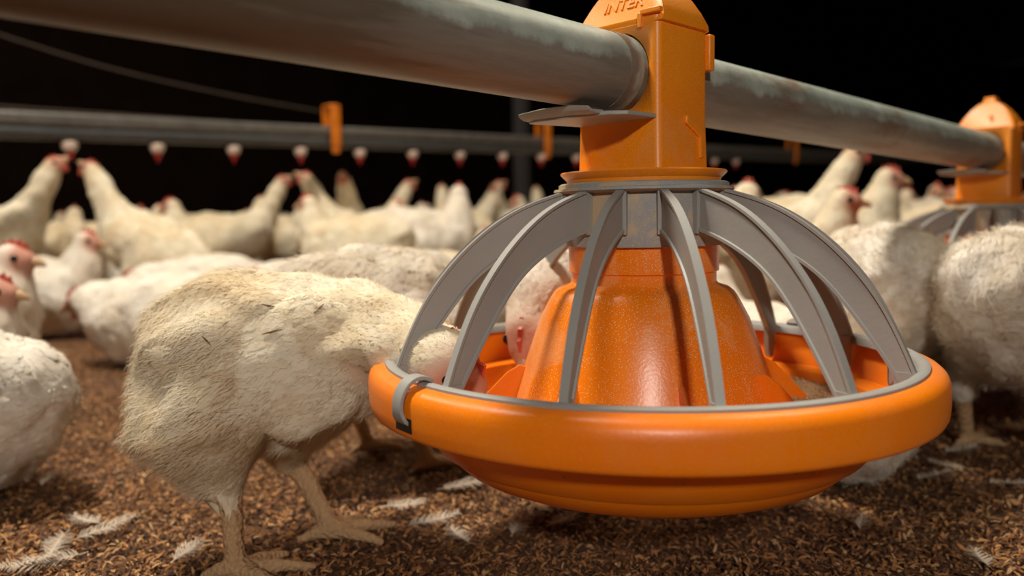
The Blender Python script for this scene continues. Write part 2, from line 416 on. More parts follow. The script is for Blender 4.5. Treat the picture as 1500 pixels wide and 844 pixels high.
    bm.faces.new(A[::-1]); bm.faces.new(B)
    # root block against the collar
    boxm(bm, (.0515, 0, z(.003)), (.004, .0062, .027))
    rib0 = bm_obj('rib', bm, M_grey, root, 35)
    for k in range(14):
        r = rib0 if k == 0 else link(rib0.copy(), root)
        r.rotation_euler = (0, 0, base_ang + math.radians(360 / 14 * k - 13.3))
    # clips holding the grill to the pan: strap over the rim hooked into a slot
    for ang in (-44.5, 135.5):
        a = base_ang + math.radians(ang)
        path = [(.1585, -.0835), (.1630, -.0815), (.1680, -.0815), (.1730, -.0845), (.1765, -.0905), (.1772, -.0975), (.1760, -.1020), (.1735, -.1042)]
        P = resample(path, 16); bm = bmesh.new(); secs = []
        er = Vector((math.cos(a), math.sin(a), 0)); ey = Vector((-math.sin(a), math.cos(a), 0))
        for i in range(16):
            tn = P[min(i + 1, 15)] - P[max(i - 1, 0)]; tn = tn / np.linalg.norm(tn); nr = (-tn[1], tn[0])
            c = er * P[i][0] + Vector((0, 0, z(P[i][1]))) ; nn = er * nr[0] + Vector((0, 0, nr[1])); wv = .0046 if i < 13 else .0056; th = .0011
            secs.append([c + ey * wv + nn * th, c - ey * wv + nn * th, c - ey * wv - nn * th, c + ey * wv - nn * th])
        loft(bm, secs); o = bm_obj('clip', bm, M_grey, root, 35); bevel(o, .0005)
        bm = boxm(bmesh.new(), er * .1733 + Vector((0, 0, z(-.1048))), (.0022, .016, .0075), Matrix.Rotation(a, 4, 'Z'))
        under(bm_obj('clip_slot', bm, M_dark, root), pan)  # black block, the slot's inner shade put into its colour
    # tower
    bm = lathe([(r, z(v)) for r, v in [(.030, .0205), (.0475, .0205), (.0478, .0225), (.0512, .0258), (.0517, .0266), (.0512, .0274), (.045, .0268), (.030, .0268)]], 120, True)
    bm_obj('flange', bm, M_tower, root, 30)
    A_, B_ = .026, .0305
    rotp = Matrix.Rotation(RZ, 4, 'Z')
    def rr(a, b, rad, n=5):
        out = []
        for sx, sy, a0 in ((1, 1, 0), (-1, 1, 90), (-1, -1, 180), (1, -1, 270)):
            for i in range(n + 1):
                g = math.radians(a0 + 90 * i / n); out.append((sx * (a - rad) + rad * math.cos(g), sy * (b - rad) + rad * math.sin(g)))
        return out
    bm = bmesh.new()
    secs = []
    for v, k in ((.025, 1.06), (.030, 1.03), (.058, 1.0), (.080, 1.0), (.1150, 1.0)):
        secs.append([Vector((x * k, y * k, z(v))) for x, y in rr(A_, B_, .004)])
    loft(bm, secs)
    body = bm_obj('tower_body', bm, M_tower, root, 35); body.rotation_euler = (0, 0, RZ)
    cut_bm = tube(bmesh.new(), [(-.1, 0, z(.085)), (.1, 0, z(.085))], .0240, 40); cut = bm_obj('cutter', cut_bm, M_tower, root); cut.rotation_euler = (0, 0, RZ)
    def boolean(o, c):
        md = o.modifiers.new('x', 'BOOLEAN'); md.object = c; md.operation = 'DIFFERENCE'; md.solver = 'EXACT'
        bpy.context.view_layer.update(); dg = bpy.context.evaluated_depsgraph_get()
        me = bpy.data.meshes.new_from_object(o.evaluated_get(dg)); o.modifiers.clear(); o.data = me
    # cap with gabled, rounded shoulders and a knob on top, overhanging the body
    secs = []
    sect = [(.0312, .1115), (.0325, .1120), (.0328, .1150), (.0300, .1220), (.0255, .1300), (.0190, .1385), (.0120, .1450), (.0070, .1480)]
    ring_ = [(y, v) for y, v in sect] + [(.0055, .1540), (-.0055, .1540)] + [(-y, v) for y, v in sect[::-1]]
    bm = bmesh.new()
    for x, k, dz in ((-.0275, .93, 0), (-.0262, .985, 0), (-.020, 1, 0), (.020, 1, 0), (.0262, .985, 0), (.0275, .93, 0)):
        zc = .112
        secs.append([Vector((x * (1 - .62 * max(0, (v - .108) / .042)), y * k, z(zc + (v - zc) * (k if v > zc else 1)))) for y, v in ring_])
    loft(bm, secs); cap = bm_obj('cap', bm, M_tower, root, 35); cap.rotation_euler = (0, 0, RZ)
    boolean(body, cut); boolean(cap, cut)
    bpy.data.objects.remove(cut)
    # latch block, boss and corner hook
    bm = bmesh.new(); boxm(bm, (.0290, -.026, z(.1000)), (.006, .012, .022), None); o = bm_obj('hinge_lug', bm, M_tower, root); bevel(o, .001); o.rotation_euler = (0, 0, RZ); under(o, body)
    bm = bmesh.new(); boxm(bm, (-.0262, -.0255, z(.1175)), (.004, .014, .0030)); boxm(bm, (-.0268, -.0185, z(.1130)), (.004, .0028, .0085)); o = bm_obj('cap_hook', bm, M_tower, root); bevel(o, .0006); o.rotation_euler = (0, 0, RZ); under(o, cap)
    poly = [(.000, .0590), (.002, .0602), (.019, .0520), (.019, .0355), (.0155, .0345), (.0150, .0475), (.000, .0550)]
    bm = bmesh.new(); A = [bm.verts.new((x, -.0300, z(v))) for x, v in poly]; B = [bm.verts.new((x, -.0325, z(v))) for x, v in poly]
    n = len(poly)
    for i in range(n): bm.faces.new((A[i], A[(i + 1) % n], B[(i + 1) % n], B[i]))
    bm.faces.new(A[::-1]); bm.faces.new(B); o = bm_obj('boss', bm, M_tower, root, 30); bevel(o, .0008); o.rotation_euler = (0, 0, RZ); under(o, body)
    # grey shut-off slide below the pipe
    # local x along the pipe (towards the lens is negative), y across
    zp = .0565
    out = [(-.0200, -.0285), (-.052, -.0285), (-.060, -.020), (-.066, .004), (-.067, .030), (-.063, .038), (-.0200, .0285)]
    secs = [[Vector((x, y, z(zp))) for x, y in out], [Vector((x, y, z(zp + .0024))) for x, y in out]]
    bm = loft(bmesh.new(), secs)
    # curled-up outer lip
    P = [(-.063, .0), (-.067, .003), (-.070, .007)]; 
    lip = []
    for yy, kk in ((-.016, .7), (.0, 1), (.020, 1), (.038, .8)):
        lip.append([Vector((-.058, yy, z(zp + .0005))), Vector((-.068 , yy, z(zp + .0015))), Vector((-.071, yy, z(zp + .0035 * kk))), Vector((-.0725, yy, z(zp + .0062 * kk))), Vector((-.0708, yy, z(zp + .0066 * kk))), Vector((-.068, yy, z(zp + .0045 * kk))), Vector((-.058, yy, z(zp + .0035)))])
    loft(bm, lip)
    o = bm_obj('slide_plate', bm, M_grey, root, 30); bevel(o, .0005); o.rotation_euler = (0, 0, RZ)
    if detail:
        cu = bpy.data.curves.new('lettering', 'FONT'); cu.body = 'INTER'; cu.size = .0108; cu.extrude = .0002; cu.bevel_depth = .00015; cu.align_x = 'CENTER'
        to = bpy.data.objects.new('lettering', cu); COL.objects.link(to)
        bpy.context.view_layer.update(); me = bpy.data.meshes.new_from_object(to.evaluated_get(bpy.context.evaluated_depsgraph_get()))
        bpy.data.objects.remove(to); me.materials.clear(); me.materials.append(M_tower)
        o = link(bpy.data.objects.new('lettering', me), root)
        # lies on the end face of the cap, which leans inwards
        ex = (PN * -1).normalized(); nrm = (PD * -1 * .90 + Vector((0, 0, .43))).normalized(); ey = nrm.cross(ex).normalized()
        p = PD * -.0213 - PN * .001 + Vector((0, 0, z(.1235)))
        M = Matrix.Identity(4)
        for i in range(3): M[i][0] = ex[i]; M[i][1] = ey[i]; M[i][2] = nrm[i]; M[i][3] = p[i]
        o.matrix_basis = M; under(o, cap)
    return root
F1 = build_feeder((FX, FY, 0))
tag(F1, 'large orange pan feeder with grey domed grill in the foreground', 'feeder', 'pan feeders hung on the feed pipe')
def dup(root, loc, label):
    r = link(root.copy()); r.location = loc; r['label'] = label
    for ch in root.children:
        c = link(ch.copy(), r)
        for g in ch.children: link(g.copy(), c)
    return r
SP = .735
dup(F1, (FX + PD.x * SP, FY + PD.y * SP, -.0128), 'smaller, blurred orange and grey pan feeder at the right edge, behind the first')

# feed pipe: one length each side of every feeder would be one long auger tube
def pipe():
    root = empty('feed_pipe', (FX, FY, H + .085), RZ); root.rotation_euler = (0, math.radians(1.0), RZ)
    bm = bmesh.new(); n = 48; secs = []
    xs = [-.62 + i * .02 for i in range(160)]
    for x in xs:
        sec = []
        for k in range(n):
            a = 2 * math.pi * k / n; r = .0225 + (.0005 if k == 14 else 0)
            sec.append(Vector((x, -r * math.cos(a), -r * math.sin(a))))
        secs.append(sec)
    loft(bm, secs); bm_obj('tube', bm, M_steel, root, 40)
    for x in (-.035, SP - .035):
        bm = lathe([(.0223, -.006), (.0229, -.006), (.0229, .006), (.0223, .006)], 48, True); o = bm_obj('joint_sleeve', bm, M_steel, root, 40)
        o.rotation_euler = (0, math.pi / 2, 0); o.location = (x, 0, 0)
    return tag(root, 'thick galvanised steel feed pipe running diagonally above the birds', 'pipe')
pipe()

# feed meal lying in the pans
def feed(loc, label, n=9000, hi=1.0):
    V = []; F = []; rn = []
    na, nr = 120, 16
    for i in range(na):
        a = 2 * math.pi * i / na
        lvl = .5 + .5 * math.cos(a - math.radians(38))         # deepest at the back right
        for j in range(nr):
            r = .074 + (.1425 - .074) * j / (nr - 1)
            hgt = -.1475 + (.0035 + .027 * lvl * hi) * (1 - .25 * abs(j / (nr - 1) - .75)) + .0016 * math.sin(a * 9 + r * 140) * lvl
            flo = -.1495 if r < .11 else -.1495 + (r - .11) / .035 * .026
            hgt = max(hgt, flo + .0008)
            if r > .139: hgt = max(hgt, -.127)
            V.append((r * math.cos(a), r * math.sin(a), hgt + H)); rn.append(.3)
    for i in range(na):
        for j in range(nr - 1):
            p = i * nr + j; q = ((i + 1) % na) * nr + j; F.append((p, p + 1, q + 1, q))
    V0 = np.array(V); 
    for _ in range(n):
        i = random.randrange(len(V0)); i2 = (i + nr) % len(V0)
        if random.random() > .25 + .75 * (.5 + .5 * math.cos(2 * math.pi * (i // nr) / na - math.radians(38))): continue
        c = V0[i] + (V0[i2] - V0[i]) * random.random() + rng.normal(0, .0012, 3) * (1, 1, .3)
        s = random.uniform(.0005, .0013); k = len(V)
        d = rng.normal(0, 1, (4, 3)); d /= np.linalg.norm(d, axis=1)[:, None]
        T = np.array([(1, 1, 1), (-1, -1, 1), (-1, 1, -1), (1, -1, -1)]) * .7 + d * .4
        for v in T: V.append(tuple(c + v * s)); rn.append(random.random())
        F += [(k, k + 1, k + 2), (k, k + 3, k + 1), (k, k + 2, k + 3), (k + 1, k + 3, k + 2)]
    o = obj('feed', V, F, M_feed, None, False, {'rnd': rn}); o.location = loc
    return tag(o, label, 'feed', None, 'stuff')
feed((FX, FY, 0), 'tan ground feed heaped in the front pan, deepest at the back right')

# ------------------------------------------------------------------ chickens
def smin(a, b, k):
    h = np.clip(.5 + .5 * (b - a) / k, 0, 1); return b + (a - b) * h - k * h * (1 - h)
def rcone(P, a, b, ra, rb, sq=(1, 1, 1)):
    a = np.array(a, float); b = np.array(b, float); d = b - a; L2 = d @ d + 1e-12
    t = np.clip(((P - a) @ d) / L2, 0, 1)
    return np.linalg.norm((P - a - t[..., None] * d) * np.array(sq), axis=-1) - (ra + (rb - ra) * t)
def surface_nets(fn, lo, hi, h):
    lo = np.array(lo); n = np.ceil((np.array(hi) - lo) / h).astype(int) + 1
    ax = [lo[i] + np.arange(n[i]) * h for i in range(3)]
    G = np.stack(np.meshgrid(*ax, indexing='ij'), -1); Fv = fn(G.reshape(-1, 3)).reshape(n)
    S = Fv < 0
    c = [(i, j, k) for i in (0, 1) for j in (0, 1) for k in (0, 1)]
    m = n - 1
    cnt = sum(S[i:i + m[0], j:j + m[1], k:k + m[2]].astype(int) for i, j, k in c)
    act = (cnt > 0) & (cnt < 8)
    acc = np.zeros((*m, 3)); num = np.zeros(m)
    for a in c:
        for d in range(3):
            if a[d]: continue
            b = list(a); b[d] = 1
            fa = Fv[a[0]:a[0] + m[0], a[1]:a[1] + m[1], a[2]:a[2] + m[2]]; fb = Fv[b[0]:b[0] + m[0], b[1]:b[1] + m[1], b[2]:b[2] + m[2]]
            x = (fa < 0) != (fb < 0); tt = np.where(x, fa / np.where(x, fa - fb, 1), 0)
            for e in range(3):
                acc[..., e] += np.where(x, a[e] + (tt if e == d else 0), 0)
            num += x
    idx = -np.ones(m, int); idx[act] = np.arange(act.sum())
    I = np.argwhere(act); V = lo + (I + acc[act] / num[act][:, None]) * h
    faces = []
    for d in range(3):
        e, g = [(1, 2), (2, 0), (0, 1)][d]
        sl0 = [slice(None)] * 3; sl1 = [slice(None)] * 3; sl0[d] = slice(0, n[d] - 1); sl1[d] = slice(1, n[d])
        A = S[tuple(sl0)]; B = S[tuple(sl1)]
        W = np.argwhere(A != B); W = W[(W[:, e] > 0) & (W[:, g] > 0) & (W[:, e] < n[e] - 1) & (W[:, g] < n[g] - 1)]
        s = A[tuple(W.T)]
        de = np.zeros(3, int); de[e] = 1; dg = np.zeros(3, int); dg[g] = 1
        q = [idx[tuple((W - de - dg).T)], idx[tuple((W - dg).T)], idx[tuple(W.T)], idx[tuple((W - de).T)]]
        Q = np.stack(q, 1); Q[~s] = Q[~s][:, ::-1]; faces.append(Q)
    return V, np.concatenate(faces)

def frame_of(n, t):
    t = t - n * (t * n).sum(-1, keepdims=True); t /= np.linalg.norm(t, axis=-1, keepdims=True) + 1e-9
    return t, np.cross(n, t)
ROW = np.array([0, .22, .5, .78, 1.]); WID = np.array([.35, .85, 1., .78, .12])
def feathers(P, N, T, L, W, lift, tree, r):
    """shingled feathers: arrays of root points, normals, flow, length, width"""
    n = len(P); T, B = frame_of(N, T)
    V = np.zeros((n, 5, 3, 3))
    for i in range(5):
        for j, sgn in enumerate((-1, 0, 1)):
            V[:, i, j] = P + T * (L * ROW[i])[:, None] + B * (W * .5 * WID[i] * sgn)[:, None]
    V = V.reshape(-1, 3)
    hh = np.zeros((n, 5, 3)); 
    for i in range(5):
        for j in range(3):
            hh[:, i, j] = -.0004 + lift * ROW[i] ** 1.3 * (1 if j == 1 else .55) + .0004 * (j == 1)
    hh = hh.ravel()
    if tree is not None:
        for k in range(len(V)):
            loc, nr, _, dd = tree.find_nearest(V[k])
            if dd > .03: V[k] += N[k // 15] * hh[k]; continue
            V[k] = (loc[0] + nr[0] * hh[k], loc[1] + nr[1] * hh[k], loc[2] + nr[2] * hh[k])
    else: V += np.repeat(N, 15, 0) * hh[:, None]
    VQ = V.reshape(n, 15, 3); seg = np.linalg.norm(VQ[:, 3:] - VQ[:, :-3], axis=2).max(1); wd = np.linalg.norm(VQ[:, 8] - VQ[:, 6], axis=1)
    ok = (seg < L * .5) & (wd > W * .45)
    V = VQ[ok].reshape(-1, 3); r = np.asarray(r)[ok]; n = int(ok.sum())
    b = np.arange(n)[:, None] * 15
    q = np.array([(3 * i + j, 3 * i + j + 1, 3 * i + j + 4, 3 * i + j + 3) for i in range(4) for j in range(2)])
    F = (b[:, :, None] + q[None]).reshape(-1, 4)
    return V, F, np.repeat(r, 15)
def strands(P, N, T, L, w_, r):
    n = len(P); T, B = frame_of(N, T)
    d = T + N * rng.uniform(.15, .7, n)[:, None] + B * rng.normal(0, .35, n)[:, None]; d /= np.linalg.norm(d, axis=1)[:, None]
    mid = P + d * (L * .55)[:, None]; tip = P + d * L[:, None] - N * (L * .22)[:, None] + np.array([0, 0, -.15]) * L[:, None]
    V = np.stack([P - B * w_, P + B * w_, mid + B * w_ * .7, mid - B * w_ * .7, tip], 1).reshape(-1, 3)
    b = np.arange(n)[:, None] * 5
    F = [tuple(x) for x in (b + np.array([0, 1, 2, 3])).tolist()] + [tuple(x) for x in (b + np.array([3, 2, 4])).tolist()]
    return V, F, np.repeat(r, 5)
def bez(a, b, n): return [np.array(a) + (np.array(b) - np.array(a)) * t for t in np.linspace(0, 1, n)]

LD = rng.normal(0, 1, (14, 3)); LD /= np.linalg.norm(LD, axis=1)[:, None]
LF = np.r_[rng.uniform(110, 190, 8), rng.uniform(260, 420, 6)]; LP = rng.uniform(0, 6.28, 14)
def lumps(P, k=1.0, soft=1.0):
    w_ = P + .006 * np.sin(P[:, [1, 2, 0]] * 70)
    v = np.sin((w_ @ LD.T) * LF + LP)
    return k * (.0018 * v[:, :8].sum(1) * .6 + .0007 * soft * v[:, 8:].sum(1) * .6)
def foot_prims(p, yaw, s=1.0):
    """four toes on the ground from ankle point p"""
    out = []
    x, y = p[0], p[1]
    for a, L in ((yaw, .050), (yaw + .72, .041), (yaw - .72, .041), (yaw + math.pi - .25, .022)):
        c, sn = math.cos(a), math.sin(a)
        k = (x + c * L * .5 * s, y + sn * L * .5 * s, .0085 * s); e = (x + c * L * s, y + sn * L * s, .0045 * s)
        out += [((x, y, .010 * s), k, .0064 * s, .0046 * s), (k, e, .0048 * s, .0032 * s)]
    return out

def make_chicken(spine, head, legs, res=.005, nf=1300, ns=5000, flen=.027, mat=None, comb=1.0, tuck=False, tailup=-.35, bald=None, wing=True, name='broiler_chicken', headsc=1.0, lift=.0014, thr=.034, extra=(), soft=1., slen=1., eye_r=.0046, wr=(.026, .036, .012), wdz=(0, 0, 0)):
    """spine: (x,y,z,r) from rump to nape; head: (pos, yaw, pitch); legs: list of (hip, hock, ankle, toe yaw) or None"""
    mat = mat or M_feather
    root = empty(name)
    sp = [np.array(p, float) for p in catmull([list(p) for p in spine], 4)]
    hp = np.array(head[0], float); hy, hpi = head[1], head[2]
    hd = np.array([math.cos(hy) * math.cos(hpi), math.sin(hy) * math.cos(hpi), math.sin(hpi)])
    side = np.array([-math.sin(hy), math.cos(hy), 0]); hup = np.cross(hd, side)
    hs = headsc
    leg_pr = []; thigh_pr = []
    for L in legs or []:
        hip, hock, ank, ty = L
        thigh_pr.append((hip, hock, thr, .0125)); leg_pr += [(hock, ank, .0085, .0065)] + foot_prims(ank, ty)
        leg_pr.append((hock, tuple(np.array(hock) + (np.array(ank) - np.array(hock)) * .12), .0095, .0085))
    def f_body(P):
        d = None
        for a, b in zip(sp[:-1], sp[1:]):
            ra, rb = a[3], b[3]
            e = rcone(P, a[:3], b[:3], ra, rb)
            d = e if d is None else smin(d, e, .010)
        for (a, b, ra, rb) in extra: d = smin(d, rcone(P, a, b, ra, rb), .02)
        for (a, b, ra, rb) in thigh_pr: d = smin(d, rcone(P, a, b, ra, rb), .022)
        return d
    def f_head(P):
        d = rcone(P, hp - hd * .004 * hs, hp + hd * .012 * hs, .0175 * hs, .0130 * hs)
        return smin(d, rcone(P, sp[-1][:3], hp - hd * .003 * hs, sp[-1][3], .0155 * hs), .010)
    def f_leg(P):
        d = np.full(len(P), 1.)
        for (a, b, ra, rb) in leg_pr: d = smin(d, rcone(P, a, b, ra, rb), .003)
        return d
    def f(P):
        d = smin(f_body(P), f_head(P), .012)
        hw = np.clip((np.linalg.norm(P - hp, axis=1) - .02) / .05, .05, 1)
        d = d + lumps(P, 1, soft) * hw
        if leg_pr: d = smin(d, f_leg(P), .004)
        return np.maximum(d, -P[:, 2] + .0005)
    allp = np.array([p[:3] for p in sp] + [hp] + [q for L in (legs or []) for q in L[:3]]); mr = .085
    lo = allp.min(0) - (mr, mr, .02 if legs else mr); hi = allp.max(0) + mr
    lo[2] = max(lo[2], -.006)
    V, F = surface_nets(f, lo, hi, res)
    hdist = np.linalg.norm(V - (hp + hd * .006 * hs), axis=1)
    nk = np.clip(1 - (hdist - .017 * hs) / (.012 * hs), 0, 1) * .95
    face = np.clip(((V - hp) @ hd + .004 * hs) / (.010 * hs), 0, 1)
    skin = nk * (.35 + .65 * face)
    if bald is not None:
        for c, r in bald: skin = np.maximum(skin, .75 * np.clip(1.3 - np.linalg.norm(V - np.array(c), axis=1) / r, 0, 1))
    legm = np.zeros(len(V))
    if leg_pr: legm = np.clip((.006 - f_leg(V)) / .004, 0, 1) * (f_body(V) > .001)
    rb = .3 + .2 * np.sin(V[:, 0] * 60) 
    body = obj('body', V, F, mat, root, True, {'skin': skin, 'leg': legm, 'rnd': rb})
    me = body.data
    tree = BVHTree.FromPolygons(V.tolist(), F.tolist())
    # flow of the plumage: from the nape back along the spine and slightly down
    C = np.array([p[:3] for p in sp] + [hp]); D = np.gradient(C, axis=0); D /= np.linalg.norm(D, axis=1)[:, None]
    tri = np.concatenate([F[:, :3], F[:, [0, 2, 3]]]); 
    e1 = V[tri[:, 1]] - V[tri[:, 0]]; e2 = V[tri[:, 2]] - V[tri[:, 0]]; cr = np.cross(e1, e2); A = np.linalg.norm(cr, axis=1)
    Nn = cr / (A[:, None] + 1e-12)
    msk = (skin[tri[:, 0]] < .35) & (legm[tri[:, 0]] < .2); A = A * msk
    def sample(k, extra=None):
        p = A * (extra if extra is not None else 1); p = p / p.sum()
        i = rng.choice(len(tri), k, p=p); u = rng.random((k, 2)); s_ = u.sum(1) > 1; u[s_] = 1 - u[s_]
        P = V[tri[i, 0]] + e1[i] * u[:, :1] + e2[i] * u[:, 1:]
        near = ((P[:, None] - C[None]) ** 2).sum(-1).argmin(1)
        T = -D[near] + np.array([0, 0, -.28]); return P, Nn[i], T, near / len(C)
    VV = []; FF = []; RR = []; off = 0
    def push(v, f_, r):
        nonlocal off
        VV.append(v); FF.extend([tuple(int(x) + off for x in q) for q in (f_.tolist() if isinstance(f_, np.ndarray) else f_)]); RR.append(r); off += len(v)
    P, N_, T, u = sample(nf)
    L = flen * rng.uniform(.7, 1.15, nf) * np.clip(1.25 - .75 * u, .35, 1.1); W = L * rng.uniform(.48, .66, nf)
    T = T + rng.normal(0, .12, T.shape)
    push(*feathers(P, N_, T, L, W, lift, tree, rng.random(nf)))
    if ns:
        P, N_, T, u = sample(ns, 1 + 1.5 * (V[tri[:, 0], 2] < .5 * (V[:, 2].max())))
        push(*strands(P, N_, T, rng.uniform(.004, .011, ns) * slen * (1.25 - u), .00024, rng.random(ns)))
    obj('plumage', np.concatenate(VV), FF, mat, root, True, {'rnd': np.concatenate(RR)})
    # folded wings
    def wing_at(sd):
        mid = sp[int(len(sp) * .50)]; sh = sp[int(len(sp) * .66)]; rp = sp[int(len(sp) * .16)]
        def off_(p, k, dz):
            dirn = sh[:3] - rp[:3]; dirn = dirn / np.linalg.norm(dirn); lat = np.cross([0, 0, 1], dirn); lat /= np.linalg.norm(lat)
            return p[:3] + lat * sd * p[3] * k + np.array([0, 0, dz])
        a = off_(sh, .74, .004 + wdz[0]); b = off_(mid, .80, -.004 + wdz[1]); c_ = off_(rp, .85, .004 + wdz[2])
        def fwg(Pp):
            d = rcone(Pp, a, b, .024, .028); d = smin(d, rcone(Pp, b, c_, .028, .008), .012)
            lat = np.cross([0, 0, 1], (a - c_) / np.linalg.norm(a - c_)); lat = lat / np.linalg.norm(lat)
            off2 = np.abs((Pp - b) @ lat) - .012
            return np.maximum(d, off2 * .8 + .0)
        def fs(Pp):
            lat = np.cross([0, 0, 1], (a - c_)); lat = lat / np.linalg.norm(lat)
            k = 2.2
            def q(p_): 
                p_ = np.array(p_); return p_
            P2 = Pp + lat * (((Pp - b) @ lat) * (k - 1))[:, None]
            a2 = a + lat * ((a - b) @ lat) * (k - 1); c2 = c_ + lat * ((c_ - b) @ lat) * (k - 1)
            d = smin(rcone(P2, a2, b, wr[0], wr[1]), rcone(P2, b, c2, wr[1], wr[2]), .012); return (d + lumps(Pp + .03, 1, soft) * 1.3) / 1.3
        def latd_(sd_): 
            q_ = np.cross([0, 0, 1], (a - c_)); return q_ / np.linalg.norm(q_) * sd_
        pts = np.array([a, b, c_]); Vw, Fw = surface_nets(fs, pts.min(0) - .06, pts.max(0) + .06, max(res, .0035))
        tw = BVHTree.FromPolygons(Vw.tolist(), Fw.tolist())
        tri_ = np.concatenate([Fw[:, :3], Fw[:, [0, 2, 3]]]); g1 = Vw[tri_[:, 1]] - Vw[tri_[:, 0]]; g2 = Vw[tri_[:, 2]] - Vw[tri_[:, 0]]
        cc = np.cross(g1, g2); Aw = np.linalg.norm(cc, axis=1); k = max(60, nf // 5)
        ddir = (c_ - a) / np.linalg.norm(c_ - a); mid_ = Vw[tri_].mean(1); Aq = Aw * (((c_ - mid_) @ ddir) > flen * .95); i = rng.choice(len(tri_), k, p=Aq / Aq.sum()); Pp = Vw[tri_[i]].mean(1); Nw = cc[i] / (Aw[i][:, None] + 1e-12)
        ddir = (c_ - a) / np.linalg.norm(c_ - a); Tw = np.repeat(ddir[None], k, 0) + rng.normal(0, .08, (k, 3)) + np.array([0, 0, -.12])
        Lw = flen * 1.15 * rng.uniform(.8, 1.25, k); fv, ff, fr = feathers(Pp, Nw, Tw, Lw, Lw * .5, .0016, tw, rng.random(k) * .8)
        # flight feathers fanned along the lower trailing edge
        lat = np.cross([0, 0, 1], ddir) * -sd; lat /= np.linalg.norm(lat)
        nfl = 9; pr = []; 
        for q in range(nfl):
            tq = q / (nfl - 1); p0 = a + (c_ - a) * (.05 + .45 * tq) + np.array([0, 0, -.017 + .012 * tq]) - lat * (-.011) * 1
            pr.append(p0)
        pr = np.array(pr); latd = (np.cross([0, 0, 1], (a - c_))); latd = latd / np.linalg.norm(latd) * sd
        pr = pr + latd_(sd) * .012; Nn_ = np.repeat(latd_(sd)[None], nfl, 0); Tn = np.repeat(ddir[None], nfl, 0) + np.array([0, 0, -.06])
        v3, f3, r3 = feathers(pr, Nn_, Tn, np.full(nfl, .052), np.full(nfl, .013), .0016, tw, rng.random(nfl) * .9)
        V_ = np.concatenate([Vw, fv, v3]); F_ = Fw.tolist() + (ff + len(Vw)).tolist() + (f3 + len(Vw) + len(fv)).tolist(); rw = np.r_[np.full(len(Vw), .4), fr, r3]
        if ns:
            k2 = ns // 4; i = rng.choice(len(tri_), k2, p=Aw / Aw.sum()); u2 = rng.random((k2, 1)); Ps = Vw[tri_[i, 0]] + g1[i] * u2 * .6 + g2[i] * (1 - u2) * .6
            v4, f4, r4 = strands(Ps, cc[i] / (Aw[i][:, None] + 1e-12), np.repeat(ddir[None], k2, 0) + rng.normal(0, .25, (k2, 3)), rng.uniform(.004, .010, k2), .00022, rng.random(k2))
            F_ += [tuple(x + len(V_) for x in q) for q in f4]; V_ = np.concatenate([V_, v4]); rw = np.r_[rw, r4]
        obj('wing', V_, F_, mat, root, True, {'rnd': rw})
    if wing: wing_at(1); wing_at(-1)
    # tail
    rp = sp[0]; td = sp[0][:3] - sp[3][:3]; td /= np.linalg.norm(td); td = td + np.array([0, 0, tailup]); td /= np.linalg.norm(td)
    lt = np.cross([0, 0, 1], td); lt /= np.linalg.norm(lt); n = 9
    Pt = []; Tt = []; Nt = []
    for q in range(n):
        k = (q - 4) / 4; Pt.append(rp[:3] + lt * k * .010 - td * .010); Tt.append(td + lt * k * .22); Nt.append(np.cross(td, lt) * (1 if np.cross(td, lt)[2] > 0 else -1) + lt * k * .3)
    Nt = np.array(Nt); Nt /= np.linalg.norm(Nt, axis=1)[:, None]
    v, f_, r_ = feathers(np.array(Pt), Nt, np.array(Tt), rng.uniform(.022, .032, n), np.full(n, .012), .001, None, rng.random(n))
    obj('tail', v, f_, mat, root, True, {'rnd': r_})
    # beak, comb, wattles, eyes
    b0 = hp + hd * .020 * hs; bm = bmesh.new(); secs = []
    for s_, rr_, dz in ((0, .0068, 0), (.006, .0060, -.0003), (.012, .0040, -.0016), (.016, .0014, -.0040)):
        c = b0 + hd * s_ * hs + hup * dz * hs
        secs.append([c + (side * math.cos(g) * .85 + hup * math.sin(g)) * rr_ * hs for g in [2 * math.pi * i / 10 for i in range(10)]])
    loft(bm, [[Vector(p) for p in s_] for s_ in secs]); bm_obj('beak', bm, M_beak, root, 60)
    if comb:
        bm = bmesh.new(); pr = [(-.012, .013), (-.013, .022), (-.007, .019), (-.004, .0255), (.001, .0205), (.005, .0255), (.009, .019), (.013, .0215), (.015, .0145), (.019, .008), (.012, .009), (0, .0125)]
        hh = comb
        A_ = [bm.verts.new(hp + hd * x * hs + hup * (.0125 + (y - .0125) * hh) * hs + side * .0016) for x, y in pr]; B_ = [bm.verts.new(hp + hd * x * hs + hup * (.0125 + (y - .0125) * hh) * hs - side * .0016) for x, y in pr]
        m = len(pr)
        for i in range(m): bm.faces.new((A_[i], A_[(i + 1) % m], B_[(i + 1) % m], B_[i]))
        bm.faces.new(A_[::-1]); bm.faces.new(B_); o = bm_obj('comb', bm, M_comb, root, 60)
    for sd in (1, -1):
        bm = bmesh.new(); bmesh.ops.create_uvsphere(bm, u_segments=10, v_segments=8, radius=1, matrix=Matrix.Translation(hp + hd * .0135 * hs + side * sd * .006 * hs - hup * .015 * hs) @ Matrix.Diagonal((.0035 * hs, .003 * hs, .008 * hs, 1)))
        bm_obj('wattle', bm, M_comb, root, 0)
        c = hp + hd * .0065 * hs + side * sd * .0138 * hs + hup * .003 * hs
        bm = bmesh.new(); bmesh.ops.create_uvsphere(bm, u_segments=12, v_segments=10, radius=eye_r * hs, matrix=Matrix.Translation(c)); bm_obj('eye', bm, M_eye, root, 0)
    return root

